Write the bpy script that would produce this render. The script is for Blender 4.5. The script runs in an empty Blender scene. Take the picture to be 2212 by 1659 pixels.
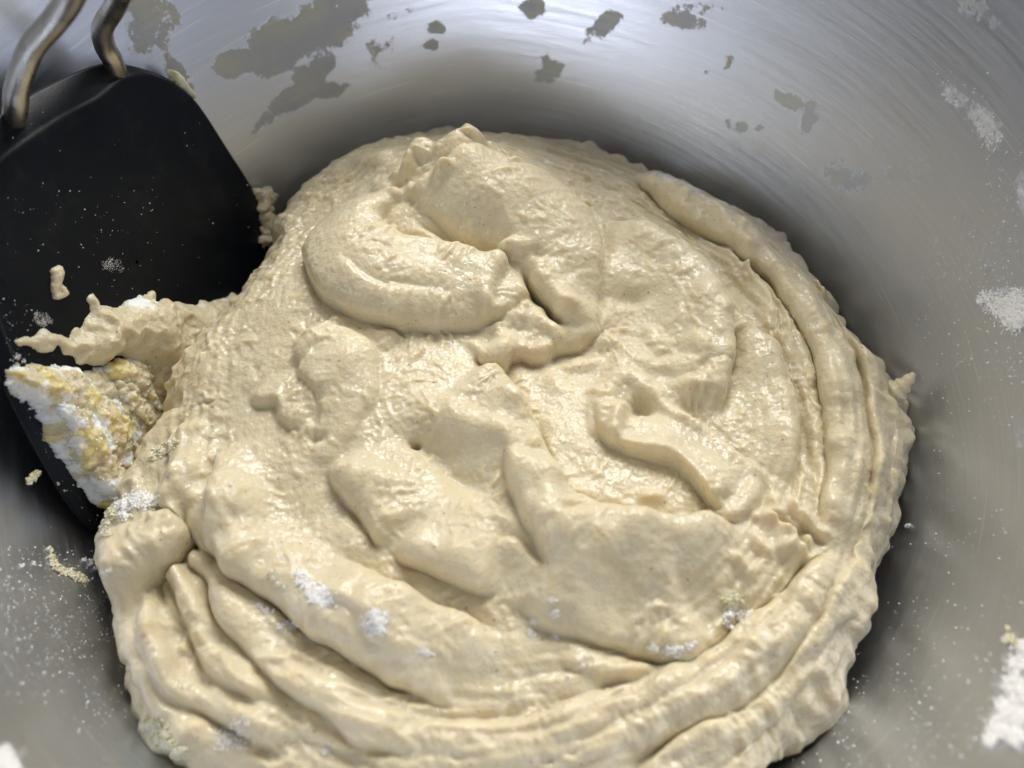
import bpy, math, random
import numpy as np
from mathutils import Vector, Matrix
random.seed(4)
rng = np.random.default_rng(7)
CM = 0.01                      # all numbers below are centimetres; meshes are written in metres
scene = bpy.context.scene
col = scene.collection

# ------------------------------------------------------------------ camera
CAM = np.array([0.0, -10.307, 17.523])
PITCH, YAW, ROLL, FOV = math.radians(32.892), math.radians(-2.185), math.radians(-1.05), math.radians(56)
W, H = 2212.0, 1659.0
FPX = W / 2 / math.tan(FOV / 2)
def rotm():
    c, s = math.cos(ROLL), math.sin(ROLL); A = np.array([[c, -s, 0], [s, c, 0], [0, 0, 1]])
    c, s = math.cos(PITCH), math.sin(PITCH); B = np.array([[1, 0, 0], [0, c, -s], [0, s, c]])
    c, s = math.cos(YAW), math.sin(YAW); C = np.array([[c, -s, 0], [s, c, 0], [0, 0, 1]])
    return C @ B @ A
RM = rotm()
cam_data = bpy.data.cameras.new('camera'); cam = bpy.data.objects.new('camera', cam_data); col.objects.link(cam)
cam.matrix_world = Matrix.Translation(Vector(CAM * CM)) @ Matrix(RM.tolist()).to_4x4()
cam_data.sensor_width = 36; cam_data.lens = 18 / math.tan(FOV / 2)
cam_data.clip_start = 0.005; cam_data.clip_end = 20
cam_data.dof.use_dof = True; cam_data.dof.focus_distance = 0.196; cam_data.dof.aperture_fstop = 11.0
scene.camera = cam

# ------------------------------------------------------------------ light
world = bpy.data.worlds.new('World'); scene.world = world; world.use_nodes = True
bg = world.node_tree.nodes['Background']; bg.inputs[0].default_value = (0.94, 0.94, 0.94, 1); bg.inputs[1].default_value = 0.26
def area(name, az, el, dist, sx, sy, power, color, target=(0, 0, 0)):
    l = bpy.data.lights.new(name, 'AREA'); l.shape = 'RECTANGLE'; l.size = sx * CM; l.size_y = sy * CM
    l.energy = power; l.color = color
    o = bpy.data.objects.new(name, l); col.objects.link(o)
    a, e = math.radians(az), math.radians(el)
    p = Vector((math.sin(a) * math.cos(e), math.cos(a) * math.cos(e), math.sin(e))) * dist * CM + Vector(target) * CM
    o.location = p; o.rotation_euler = (Vector(target) * CM - p).to_track_quat('-Z', 'Y').to_euler()
    return o
area('window_light', 20, 46, 90, 58, 36, 9.8, (1.0, 0.985, 0.965))
area('side_sheen_light', -122, 32, 100, 34, 26, 1.9, (0.93, 0.96, 1.0))  # added lamp with no known source, brightens the right-back steel into a sheen
scene.view_settings.view_transform = 'Standard'; scene.view_settings.look = 'None'
scene.view_settings.exposure = 0.0; scene.view_settings.gamma = 1.0
scene.cycles.use_denoising = True
scene.cycles.max_bounces = 8; scene.cycles.diffuse_bounces = 4; scene.cycles.glossy_bounces = 5
scene.cycles.sample_clamp_indirect = 4

# ------------------------------------------------------------------ projection helpers (photo pixels, 2212 wide)
def ray(px):
    q = np.atleast_2d(np.asarray(px, float))
    d = np.stack([(q[:, 0] - W / 2) / FPX, -(q[:, 1] - H / 2) / FPX, -np.ones(len(q))], 1) @ RM.T
    return d / np.linalg.norm(d, axis=1)[:, None]
def project(P):
    c = (P - CAM) @ RM
    return W / 2 + FPX * c[:, 0] / -c[:, 2], H / 2 - FPX * c[:, 1] / -c[:, 2], -c[:, 2]
def smooth(t): t = np.clip(t, 0, 1); return t * t * (3 - 2 * t)

# noise tiles
def tile(n, f0, f1, beta, seed):
    r = np.random.default_rng(seed); s = np.fft.fft2(r.standard_normal((n, n)))
    f = np.hypot(*np.meshgrid(np.fft.fftfreq(n) * n, np.fft.fftfreq(n) * n)); f[0, 0] = 1
    m = np.where((f >= f0) & (f <= f1), f ** -beta, 0); m[0, 0] = 0
    a = np.real(np.fft.ifft2(s * m)); return a / a.std()
TF = [tile(512, 4, 90, 1.6, k) for k in range(4)]        # cloudy
TS = [tile(512, 3, 22, 2.4, 40 + k) for k in range(4)]        # smooth
TP = [tile(512, 8, 22, 0.4, 20 + k) for k in range(4)]    # pebbly, period ~ 1/14 of a tile
def samp(T, u, v):
    n = T.shape[0]; u = (u * n) % n; v = (v * n) % n
    i = np.floor(u).astype(int); j = np.floor(v).astype(int); a = u - i; b = v - j
    i %= n; j %= n; i1 = (i + 1) % n; j1 = (j + 1) % n
    return (T[j, i] * (1 - a) + T[j, i1] * a) * (1 - b) + (T[j1, i] * (1 - a) + T[j1, i1] * a) * b

# ------------------------------------------------------------------ object helpers
def link(name, me, parent=None, loc=(0, 0, 0)):
    o = bpy.data.objects.new(name, me); col.objects.link(o); o.location = Vector(loc) * CM
    if parent: o.parent = parent; 
    return o
def mesh(name, V, F, mat, parent=None, loc=(0, 0, 0), smooth_=True, base=None):
    """V in cm world coordinates; loc = where the origin sits (world)"""
    V = (np.asarray(V, float) - np.asarray(loc if base is None else base)) * CM
    F = np.asarray(F, np.int32); k = F.shape[1]
    me = bpy.data.meshes.new(name)
    me.vertices.add(len(V)); me.vertices.foreach_set('co', V.astype(np.float32).ravel())
    me.loops.add(F.size); me.loops.foreach_set('vertex_index', F.ravel())
    me.polygons.add(len(F)); me.polygons.foreach_set('loop_start', np.arange(0, F.size, k, dtype=np.int32))
    me.polygons.foreach_set('use_smooth', np.full(len(F), smooth_))
    me.update(calc_edges=True); me.validate()
    me.materials.append(mat)
    return link(name, me, parent, (0, 0, 0) if parent else loc)
def tag(o, label, cat, group=None, kind=None):
    if label: o['label'] = label
    if cat: o['category'] = cat
    if group: o['group'] = group
    if kind: o['kind'] = kind
    return o
def attr(o, name, vals):
    a = o.data.attributes.new(name, 'FLOAT', 'POINT'); a.data.foreach_set('value', np.asarray(vals, np.float32))
def catmull(pts, n=8, closed=False):
    P = np.asarray(pts, float); m = len(P); out = []
    for i in range(m if closed else m - 1):
        if closed: a, b, c, d = P[i - 1], P[i], P[(i + 1) % m], P[(i + 2) % m]
        else: a, b, c, d = P[max(i - 1, 0)], P[i], P[i + 1], P[min(i + 2, m - 1)]
        for t in np.arange(n) / n:
            out.append(0.5 * ((2 * b) + (-a + c) * t + (2 * a - 5 * b + 4 * c - d) * t * t + (-a + 3 * b - 3 * c + d) * t ** 3))
    if not closed: out.append(P[-1])
    return np.array(out)

# ------------------------------------------------------------------ materials
def newmat(name):
    m = bpy.data.materials.new(name); m.use_nodes = True; nt = m.node_tree
    return m, nt, nt.nodes['Principled BSDF']
def N(nt, kind, **kw):
    n = nt.nodes.new(kind)
    for k, v in kw.items():
        if k.startswith('i_'): n.inputs[k[2:].replace('_', ' ')].default_value = v
        else: setattr(n, k, v)
    return n
def math_(nt, op, a, b=None, clamp=False):
    n = N(nt, 'ShaderNodeMath', operation=op, use_clamp=clamp)
    for k, v in enumerate((a, b)):
        if v is None: continue
        if isinstance(v, (int, float)): n.inputs[k].default_value = v
        else: nt.links.new(v, n.inputs[k])
    return n.outputs[0]
def mixc(nt, f, a, b):
    n = N(nt, 'ShaderNodeMix', data_type='RGBA')
    for s, v in ((0, f), (6, a), (7, b)):
        if isinstance(v, (int, float)): n.inputs[s].default_value = v
        elif isinstance(v, tuple): n.inputs[s].default_value = (*v, 1)
        else: nt.links.new(v, n.inputs[s])
    return n.outputs[2]
def coords(nt, scale=100.0):
    t = N(nt, 'ShaderNodeTexCoord'); m = N(nt, 'ShaderNodeMapping'); m.inputs['Scale'].default_value = (scale,) * 3
    nt.links.new(t.outputs['Object'], m.inputs[0]); return m.outputs[0]
def noise(nt, vec, scale, detail=3, rough=0.55, dist=0.0):
    n = N(nt, 'ShaderNodeTexNoise'); n.inputs['Scale'].default_value = scale; n.inputs['Detail'].default_value = detail
    n.inputs['Roughness'].default_value = rough; n.inputs['Distortion'].default_value = dist
    nt.links.new(vec, n.inputs['Vector']); return n.outputs['Fac']
def remap(nt, v, a, b, c=0.0, d=1.0):
    n = N(nt, 'ShaderNodeMapRange'); nt.links.new(v, n.inputs[0])
    for k, x in zip((1, 2, 3, 4), (a, b, c, d)): n.inputs[k].default_value = x
    return n.outputs[0]

def dough_material(name, yellow=0.0, flour=False):
    m, nt, p = newmat(name); L = nt.links; v = coords(nt)
    c = mixc(nt, remap(nt, noise(nt, v, 1.6, 5, 0.65), 0.38, 0.62), (0.66, 0.57, 0.38), (0.705, 0.62, 0.43))
    c = mixc(nt, remap(nt, noise(nt, v, 4.3, 4), 0.5, 0.72, 0, 0.6), c, (0.69, 0.555, 0.32))
    # bran flecks
    vo = N(nt, 'ShaderNodeTexVoronoi'); vo.inputs['Scale'].default_value = 6.2; vo.inputs['Randomness'].default_value = 1
    L.new(v, vo.inputs['Vector'])
    cr = N(nt, 'ShaderNodeSeparateColor'); L.new(vo.outputs['Color'], cr.inputs[0])
    rad = remap(nt, cr.outputs[0], 0.5, 1.0, 0.0, 0.18)
    fl = math_(nt, 'LESS_THAN', math_(nt, 'ADD', vo.outputs['Distance'], math_(nt, 'MULTIPLY', noise(nt, v, 20, 1), 0.05)), math_(nt, 'ADD', rad, 0.012))
    c = mixc(nt, math_(nt, 'MULTIPLY', fl, 0.6), c, (0.33, 0.17, 0.07))
    if yellow:
        c = mixc(nt, remap(nt, noise(nt, v, 1.5, 4), 0.45, 0.62, 0, yellow), c, (0.80, 0.66, 0.20))
    if flour:
        at = N(nt, 'ShaderNodeAttribute', attribute_name='flour')
        w = math_(nt, 'ADD', at.outputs['Fac'], math_(nt, 'SUBTRACT', noise(nt, v, 6, 5, 0.7), 0.5))
        w = remap(nt, w, 0.45, 0.62)
        c = mixc(nt, w, c, (0.93, 0.91, 0.86))
        rg = math_(nt, 'MULTIPLY_ADD' if False else 'ADD', math_(nt, 'MULTIPLY', w, 0.5), 0.38, True); L.new(rg, p.inputs['Roughness'])
        sp = math_(nt, 'SUBTRACT', 0.5, math_(nt, 'MULTIPLY', w, 0.4)); L.new(sp, p.inputs['Specular IOR Level'])
    else:
        L.new(remap(nt, noise(nt, v, 2.2, 3), 0.3, 0.7, 0.46, 0.6), p.inputs['Roughness']); p.inputs['Specular IOR Level'].default_value = 0.35
        L.new(remap(nt, noise(nt, v, 0.8, 3), 0.35, 0.62, 0.22, 0.80), p.inputs['Coat Weight']); p.inputs['Coat Roughness'].default_value = 0.11
        b2 = N(nt, 'ShaderNodeBump'); b2.inputs['Strength'].default_value = 0.9; b2.inputs['Distance'].default_value = 0.0007
        L.new(math_(nt, 'ADD', noise(nt, v, 5, 2, 0.45, 0.2), math_(nt, 'MULTIPLY', noise(nt, v, 14, 1), 0.25)), b2.inputs['Height']); L.new(b2.outputs[0], p.inputs['Coat Normal'])
    L.new(c, p.inputs['Base Color'])
    p.inputs['Subsurface Weight'].default_value = 0.7
    p.inputs['Subsurface Radius'].default_value = (1.0, 0.7, 0.35); p.inputs['Subsurface Scale'].default_value = 0.0026
    b1 = N(nt, 'ShaderNodeBump'); b1.inputs['Strength'].default_value = 0.45; b1.inputs['Distance'].default_value = 0.0009
    h = math_(nt, 'ADD', noise(nt, v, 7, 2, 0.5, 0.1), math_(nt, 'MULTIPLY', noise(nt, v, 13, 1), 0.3))
    L.new(h, b1.inputs['Height']); L.new(b1.outputs[0], p.inputs['Normal'])
    return m
M_dough = dough_material('wet_dough')
M_clump = dough_material('sticky_dough_with_flour', 0.0, True)
M_crumbly = dough_material('yellow_floury_dough', 0.9, True)

def flour_material():
    m, nt, p = newmat('dry_flour'); v = coords(nt)
    c = mixc(nt, remap(nt, noise(nt, v, 5, 4), 0.3, 0.7), (0.93, 0.905, 0.85), (0.97, 0.955, 0.92))
    nt.links.new(c, p.inputs['Base Color']); p.inputs['Roughness'].default_value = 0.95; p.inputs['Specular IOR Level'].default_value = 0.1
    return m
M_flour = flour_material()
def scrap_material():
    m, nt, p = newmat('pale_yellow_dough_scrap'); v = coords(nt)
    c = mixc(nt, remap(nt, noise(nt, v, 4, 4), 0.35, 0.65), (0.70, 0.64, 0.36), (0.82, 0.79, 0.66))
    nt.links.new(c, p.inputs['Base Color']); p.inputs['Roughness'].default_value = 0.7
    return m
M_scrap = scrap_material()

def steel_material():
    m, nt, p = newmat('brushed_steel'); L = nt.links; v = coords(nt)
    p.inputs['Metallic'].default_value = 1
    # brushing runs round the bowl: noise stretched along the azimuth
    a1 = N(nt, 'ShaderNodeAttribute', attribute_name='az'); a2 = N(nt, 'ShaderNodeAttribute', attribute_name='arc')
    def brush(sa, ss, detail, tilt=0.0):
        cx = N(nt, 'ShaderNodeCombineXYZ')
        a = math_(nt, 'MULTIPLY', a1.outputs['Fac'], sa)
        s = math_(nt, 'MULTIPLY', math_(nt, 'ADD', a2.outputs['Fac'], math_(nt, 'MULTIPLY', a1.outputs['Fac'], tilt)), ss)
        L.new(a, cx.inputs[0]); L.new(s, cx.inputs[1]); return noise(nt, cx.outputs[0], 1.0, detail, 0.7)
    fine = brush(0.22, 22, 4); fine2 = brush(0.35, 9, 3, 0.12); broad = noise(nt, v, 0.35, 4)
    scr = remap(nt, brush(0.30, 16, 1, 0.10), 0.68, 0.75)
    cs = mixc(nt, remap(nt, fine, 0.3, 0.7), (0.585, 0.62, 0.70), (0.67, 0.705, 0.785))
    cs = mixc(nt, remap(nt, broad, 0.4, 0.7, 0, 0.35), cs, (0.69, 0.72, 0.79))
    cs = mixc(nt, math_(nt, 'MULTIPLY', scr, 0.6), cs, (0.92, 0.92, 0.92))
    # dried smears of dough (olive film) and rubbed flour (pale film)
    sm = N(nt, 'ShaderNodeAttribute', attribute_name='smear'); fl = N(nt, 'ShaderNodeAttribute', attribute_name='flour')
    n1 = noise(nt, v, 2.6, 9, 0.74, 0.2)
    s_mask = remap(nt, math_(nt, 'ADD', sm.outputs['Fac'], math_(nt, 'MULTIPLY', math_(nt, 'SUBTRACT', n1, 0.5), 2.6)), 0.50, 0.60)
    s_col = mixc(nt, remap(nt, noise(nt, v, 1.3, 4), 0.42, 0.58), (0.38, 0.375, 0.35), (0.48, 0.46, 0.29))
    s_col = mixc(nt, remap(nt, noise(nt, v, 9, 3), 0.5, 0.75, 0, 0.5), s_col, (0.42, 0.41, 0.38))
    n2 = noise(nt, v, 7, 8, 0.8)
    f_mask = remap(nt, math_(nt, 'ADD', fl.outputs['Fac'], math_(nt, 'MULTIPLY', math_(nt, 'SUBTRACT', n2, 0.5), 2.6)), 0.5, 1.05)
    cs = mixc(nt, math_(nt, 'MULTIPLY', s_mask, 0.52), cs, s_col); cs = mixc(nt, f_mask, cs, (0.78, 0.77, 0.74)); L.new(cs, p.inputs['Base Color'])
    film = math_(nt, 'MAXIMUM', s_mask, f_mask)
    L.new(math_(nt, 'SUBTRACT', 1.0, math_(nt, 'ADD', math_(nt, 'MULTIPLY', f_mask, 0.85), math_(nt, 'MULTIPLY', s_mask, 0.4), True)), p.inputs['Metallic'])
    r0 = remap(nt, fine2, 0.3, 0.7, 0.30, 0.42)
    L.new(math_(nt, 'ADD', r0, math_(nt, 'MULTIPLY', film, 0.25)), p.inputs['Roughness'])
    b = N(nt, 'ShaderNodeBump'); b.inputs['Strength'].default_value = 0.25; b.inputs['Distance'].default_value = 0.0003
    hh = math_(nt, 'ADD', math_(nt, 'MULTIPLY', math_(nt, 'ADD', fine, fine2), 0.25), math_(nt, 'MULTIPLY', film, 0.5))
    L.new(hh, b.inputs['Height']); L.new(b.outputs[0], p.inputs['Normal'])
    return m
M_steel = steel_material()
def wire_material():
    m, nt, p = newmat('polished_steel_wire'); p.inputs['Metallic'].default_value = 1
    p.inputs['Base Color'].default_value = (0.62, 0.59, 0.54, 1); p.inputs['Roughness'].default_value = 0.22
    v = coords(nt); nt.links.new(remap(nt, noise(nt, v, 3, 4), 0.3, 0.7, 0.24, 0.38), p.inputs['Roughness']); return m
M_wire = wire_material()
def nylon_material():
    m, nt, p = newmat('black_nylon'); v = coords(nt)
    nt.links.new(mixc(nt, remap(nt, noise(nt, v, 1.1, 6, 0.7, 0.6), 0.52, 0.75, 0, 0.5), (0.003, 0.0045, 0.007), (0.022, 0.023, 0.022)), p.inputs['Base Color']); p.inputs['Specular IOR Level'].default_value = 0.2
    nt.links.new(remap(nt, noise(nt, v, 2, 4), 0.3, 0.7, 0.33, 0.45), p.inputs['Roughness'])
    b = N(nt, 'ShaderNodeBump'); b.inputs['Strength'].default_value = 0.15; b.inputs['Distance'].default_value = 0.0003
    nt.links.new(noise(nt, v, 30, 2), b.inputs['Height']); nt.links.new(b.outputs[0], p.inputs['Normal']); return m
M_nylon = nylon_material()
def counter_material():
    m, nt, p = newmat('stone_counter'); v = coords(nt)
    nt.links.new(mixc(nt, remap(nt, noise(nt, v, 1.5, 6), 0.35, 0.65), (0.30, 0.29, 0.27), (0.42, 0.40, 0.37)), p.inputs['Base Color']); p.inputs['Roughness'].default_value = 0.4; return m

# ------------------------------------------------------------------ bowl
prof = catmull([(-5.2, 0.001), (-5.15, 2.0), (-4.9, 4.0), (-4.2, 5.7), (-2.9, 7.0), (-1.3, 7.98), (0, 8.62), (1, 9.08), (2.2, 9.6), (3.6, 10.15), (5.2, 10.7), (7, 11.2), (8.8, 11.6)], 12)
seg = np.hypot(*np.diff(prof, axis=0).T); S = np.concatenate([[0], np.cumsum(seg)])
def bowl_r(z): return np.interp(z, prof[:, 0], prof[:, 1])
def bowl_pt(az, s, off=0.0):
    z = np.interp(s, S, prof[:, 0]); r = np.interp(s, S, prof[:, 1])
    dz = np.interp(s + .05, S, prof[:, 0]) - np.interp(s - .05, S, prof[:, 0]); dr = np.interp(s + .05, S, prof[:, 1]) - np.interp(s - .05, S, prof[:, 1])
    l = np.hypot(dz, dr); nr, nz = -dz / l, dr / l      # inward normal
    r = r + nr * off; z = z + nz * off
    return np.stack([r * np.sin(az), r * np.cos(az), z], -1)
def bowl_hit(px):
    """pixel -> (az, s, t) where the ray meets the bowl wall"""
    d = ray(px); lo = np.full(len(d), 8.0); out = np.full(len(d), np.nan)
    ts = np.arange(8, 40, 0.05); prev = None
    for t in ts:
        P = CAM + t * d; o = np.hypot(P[:, 0], P[:, 1]) - bowl_r(P[:, 2])
        below = (P[:, 2] < 8.5)
        hit = below & (o > 0) & np.isnan(out)
        out[hit] = t
    for _ in range(3):
        a = out - 0.05; b = out
        for _ in range(12):
            m = (a + b) / 2; P = CAM + m[:, None] * d; o = np.hypot(P[:, 0], P[:, 1]) - bowl_r(P[:, 2])
            b = np.where(o > 0, m, b); a = np.where(o > 0, a, m)
        break
    P = CAM + b[:, None] * d
    return np.arctan2(P[:, 0], P[:, 1]), np.interp(P[:, 2], prof[:, 0], S), b
NA, NS = 960, 230
az = np.linspace(-math.pi, math.pi, NA, endpoint=False); ss = np.linspace(0, S[-1], NS)
AA, SS = np.meshgrid(az, ss)
inner = bowl_pt(AA.ravel(), SS.ravel())
# rolled rim and outer shell
R1, Z1 = prof[-1, 1], prof[-1, 0]
ext = [(R1 + 0.12, Z1 + 0.10), (R1 + 0.35, Z1 + 0.12), (R1 + 0.5, Z1 - 0.02), (R1 + 0.48, Z1 - 0.2), (R1 + 0.3, Z1 - 0.27), (R1 + 0.12, Z1 - 0.2)]
for z in np.linspace(Z1 - 0.5, -5.0, 14): ext.append((bowl_r(z) + 0.1, z))
ext.append((2.5, -5.32)); ext.append((0.01, -5.3))
extv = np.concatenate([np.stack([r * np.sin(az), r * np.cos(az), np.full(NA, z)], 1) for r, z in ext])
Vb = np.concatenate([inner, extv]); rows = NS + len(ext)
i = np.arange(NA); F = []
for r in range(rows - 1): F.append(np.stack([r * NA + i, (r + 1) * NA + i, (r + 1) * NA + (i + 1) % NA, r * NA + (i + 1) % NA], 1))
bowl = mesh('mixing_bowl', Vb, np.concatenate(F), M_steel, loc=(0, 0, -5.32))
tag(bowl, 'brushed stainless steel mixing bowl smeared with dried dough and flour, holding the batter', 'bowl')
attr(bowl, 'az', np.concatenate([np.abs(AA.ravel()) * 9, np.tile(np.abs(az) * 9, len(ext))]))
attr(bowl, 'arc', np.concatenate([SS.ravel(), np.repeat(S[-1] + np.arange(len(ext)) * .5, NA)]))
# smears: soft blobs placed on the wall; the shader breaks them up
bx, by, bz = project(inner)
def blobs(lst):
    m = np.zeros(len(inner))
    for x, y, rx, ry, ang, a in lst:
        A, Sg, _ = bowl_hit([(x, y), (x + rx * math.cos(ang), y + rx * math.sin(ang)), (x - ry * math.sin(ang), y + ry * math.cos(ang))])
        P0, Pu, Pv = bowl_pt(A, Sg); U = Pu - P0; Vv = Pv - P0
        D = inner - P0; G = np.linalg.pinv(np.stack([U, Vv], 1)); c = D @ G.T
        res = np.linalg.norm(D - c @ np.stack([U, Vv]), axis=1)
        d = np.hypot(c[:, 0], c[:, 1]); m = np.maximum(m, a * (1 - smooth((d - 0.45) / 1.1)) * (res < 3))
    return m
R = math.radians
smear = blobs([(520, 135, 75, 35, R(-10), 1), (600, 100, 90, 55, R(-25), 1), (690, 60, 90, 60, R(-30), 1), (740, 15, 60, 40, 0, .9), (680, 150, 60, 28, R(-35), .95),
    (640, 210, 70, 26, R(-28), 1), (580, 255, 50, 16, R(-45), .9), (715, 195, 40, 18, R(-10), .9), (330, 60, 60, 50, R(-40), .85), (390, 170, 22, 60, R(-30), .8), (300, 10, 70, 30, 0, .8),
    (1150, 18, 26, 24, 0, .95), (1185, 158, 34, 22, R(-35), .95), (1180, 135, 12, 20, 0, .8), (940, 60, 26, 16, 0, .8), (930, 100, 18, 14, 0, .75), (1300, 60, 60, 22, R(-35), .72), (1475, 45, 50, 20, R(10), .85), (1500, 20, 60, 16, 0, .6),
    (1710, 220, 50, 18, R(25), .8), (1750, 250, 22, 40, R(10), .88), (1600, 275, 22, 14, 0, .8), (1575, 268, 14, 12, 0, .8), (1640, 275, 12, 10, 0, .7), (1830, 385, 60, 34, R(10), .72), (1960, 370, 60, 34, 0, .68), (1810, 350, 24, 12, 0, .6), (1300, 322, 14, 22, 0, .55), (2120, 30, 60, 30, R(30), .5),
    (2060, 470, 40, 20, R(30), .5), (2130, 590, 24, 14, 0, .6), (830, 110, 40, 40, 0, .5), (870, 30, 40, 22, 0, .5)])
flour_m = blobs([(2130, 270, 55, 28, R(55), .8), (2060, 205, 40, 22, R(50), .65), (2190, 660, 80, 45, R(20), .85), (2212, 420, 20, 60, 0, .75), (2080, 560, 120, 90, R(30), .42), (2150, 800, 80, 80, 0, .36), (2212, 950, 30, 40, 0, .6), (2190, 1500, 60, 120, R(20), .6),
    (120, 1330, 120, 70, R(40), .40), (60, 1450, 120, 80, R(30), .38), (0, 1640, 60, 40, 0, .7), (30, 1260, 60, 30, 0, .42), (200, 1560, 120, 60, R(30), .30), (330, 60, 60, 60, 0, .35), (1540, 130, 14, 10, 0, .3), (1950, 1400, 80, 200, R(20), .25), (1850, 1590, 120, 50, R(-10), .33)])
Z = np.zeros(len(extv)); attr(bowl, 'smear', np.concatenate([smear, Z])); attr(bowl, 'flour', np.concatenate([flour_m, Z]))

# counter under the bowl
cm_ = counter_material()
g = np.array([(-60, -60, -5.34), (60, -60, -5.34), (60, 60, -5.34), (-60, 60, -5.34)], float)
gb = g - (0, 0, 3); tag(mesh('countertop', np.concatenate([g, gb]), [(0, 1, 2, 3), (7, 6, 5, 4), (0, 4, 5, 1), (1, 5, 6, 2), (2, 6, 7, 3), (3, 7, 4, 0)], cm_, smooth_=False), None, None, kind='structure')

# ------------------------------------------------------------------ the dough
outline = catmull([(570, 640), (592, 560), (615, 500), (650, 425), (700, 378), (760, 338), (860, 312), (980, 300), (1050, 311), (1150, 316), (1300, 345), (1400, 376), (1530, 420), (1660, 490), (1712, 550), (1800, 640), (1850, 705), (1895, 780), (1945, 850), (1970, 950), (1982, 1020),
    (1955, 1100), (1920, 1200), (1893, 1330), (1850, 1430), (1800, 1560), (1700, 1665), (1500, 1790), (1100, 1840), (700, 1800), (400, 1665), (315, 1560), (262, 1440), (215, 1330), (203, 1200), (235, 1110), (300, 1000), (345, 920), (400, 825), (480, 725)], 6, True)
hz = 0.35
d = ray(outline); t = (hz - CAM[2]) / d[:, 2]; OW = CAM + t[:, None] * d
oth = np.arctan2(OW[:, 1], OW[:, 0]); orad = np.hypot(OW[:, 0], OW[:, 1]); k = np.argsort(oth)
TH = np.concatenate([oth[k] - 2 * math.pi, oth[k], oth[k] + 2 * math.pi]); RR = np.tile(orad[k], 3)
def Rb(th): return np.interp(th, TH, RR)
def zbase(x, y):
    r = np.hypot(x, y)
    z = 0.75 + 0.95 * np.clip(1 - (r / 8.4) ** 2, 0, 1)
    z += 1.25 * np.exp(-(((x + 0.6) / 2.4) ** 2 + ((y - 5.2) / 2.0) ** 2))
    z += 0.55 * np.exp(-(((x + 4.0) / 2.2) ** 2 + ((y - 1.5) / 2.6) ** 2))
    z -= 0.45 * np.exp(-(((x - 1.6) / 1.6) ** 2 + ((y - 1.0) / 1.8) ** 2))
    return z
def on_dough(px, extra=0.0):
    d = ray(px); z = np.full(len(d), 1.2)
    for _ in range(14):
        P = CAM + ((z - CAM[2]) / d[:, 2])[:, None] * d; z = 0.5 * z + 0.5 * (zbase(P[:, 0], P[:, 1]) + extra)
    return P
STEP = 0.0185
gx = np.arange(-9.9, 9.9, STEP); gn = len(gx); U, V = np.meshgrid(gx, gx); U = U.ravel(); V = V.ravel()
th = np.arctan2(V, U); a = np.hypot(U, V); rb = Rb(th); ed = 0.75       # a = arc length from the middle
rb = rb + 0.05 * samp(TS[0], th * 0.8, th * 0) + .14 * np.clip(samp(TF[1], th * .5, th * 0 + .37) - .9, 0, 2)
flat = rb - ed; amax = flat + ed * 2.1 + 0.9
inside = a < amax
U, V, th, a, rb, flat = [q[inside] for q in (U, V, th, a, rb, flat)]
idx = -np.ones(gn * gn, int); idx[np.where(inside)[0]] = np.arange(inside.sum())
phi = np.clip((a - flat) / ed, 0, 2.1)
rr = np.minimum(a, flat) + ed * np.sin(phi) - np.clip(a - flat - 2.1 * ed, 0, None) * 0.5
dzedge = -ed * (1 - np.cos(phi)) - np.clip(a - flat - 2.1 * ed, 0, None) * 0.85
X = rr * np.cos(th); Y = rr * np.sin(th)
Hh = np.zeros(len(X)); DX = np.zeros(len(X)); DY = np.zeros(len(X))
# wandering of the creases
wx = 0.010 * samp(TP[0], X / 9, Y / 9) + 0.05 * samp(TS[0], X / 14, Y / 14); wy = 0.010 * samp(TP[1], X / 9, Y / 9) + 0.05 * samp(TS[1], X / 10, Y / 10)
QX = X + wx; QY = Y + wy
pxs, pys, _ = project(np.stack([X, Y, zbase(X, Y)], 1))
LIPN = samp(TS[2], X / 6, Y / 6)
def nearest(pts, w):
    C = catmull(pts, 6); P = on_dough(C)[:, :2]
    lo = P.min(0) - w; hi = P.max(0) + w
    I = np.where((QX > lo[0]) & (QX < hi[0]) & (QY > lo[1]) & (QY < hi[1]))[0]
    x, y = QX[I], QY[I]; best = np.full(len(I), 1e9); sgn = np.ones(len(I)); tt = np.zeros(len(I)); nx = np.zeros(len(I)); ny = np.zeros(len(I))
    L = np.hypot(*np.diff(P, axis=0).T); cum = np.concatenate([[0], np.cumsum(L)])
    for k in range(len(P) - 1):
        ax, ay = P[k]; ux, uy = (P[k + 1] - P[k]) / max(L[k], 1e-6)
        s = np.clip((x - ax) * ux + (y - ay) * uy, 0, L[k]); dx = x - ax - s * ux; dy = y - ay - s * uy; dd = np.hypot(dx, dy)
        b = dd < best
        best[b] = dd[b]; tt[b] = (cum[k] + s[b]) / cum[-1]
        sgn[b] = np.sign((ux * (y - ay) - uy * (x - ax))[b] + 1e-9); nx[b] = -uy; ny[b] = ux
    return I, best, sgn, tt, nx, ny, cum[-1]
def crease(pts, amp, w, side=1, e=0.28, groove=0.65, over=0.5, t0=0.18, t1=0.18):
    I, dd, sgn, tt, nx, ny, L = nearest(pts, max(w, 0.8))
    s = dd * sgn * side; tap = smooth(tt / t0 if t0 else tt * 0 + 1) * smooth((1 - tt) / t1 if t1 else tt * 0 + 1)
    amp = 0.88 * amp * tap * (1 + 0.15 * LIPN[I]); over = over * .8
    q = np.clip(s / e, 0, 1); up = np.sqrt(np.clip(1 - (1 - q) ** 2, 0, 1)) * (1 - smooth(s / w))
    up = np.where(s > 0, up, 0)
    dn = -groove * np.exp(-np.abs(s) / 0.17) * np.where(s > 0, (1 - q) ** 2, 1)
    Hh[I] += amp * (up + dn)
    sh = amp * over * np.where(s > 0, (1 - smooth(s / 0.55)), 0)
    DX[I] -= nx * side * sh; DY[I] -= ny * side * sh
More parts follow.
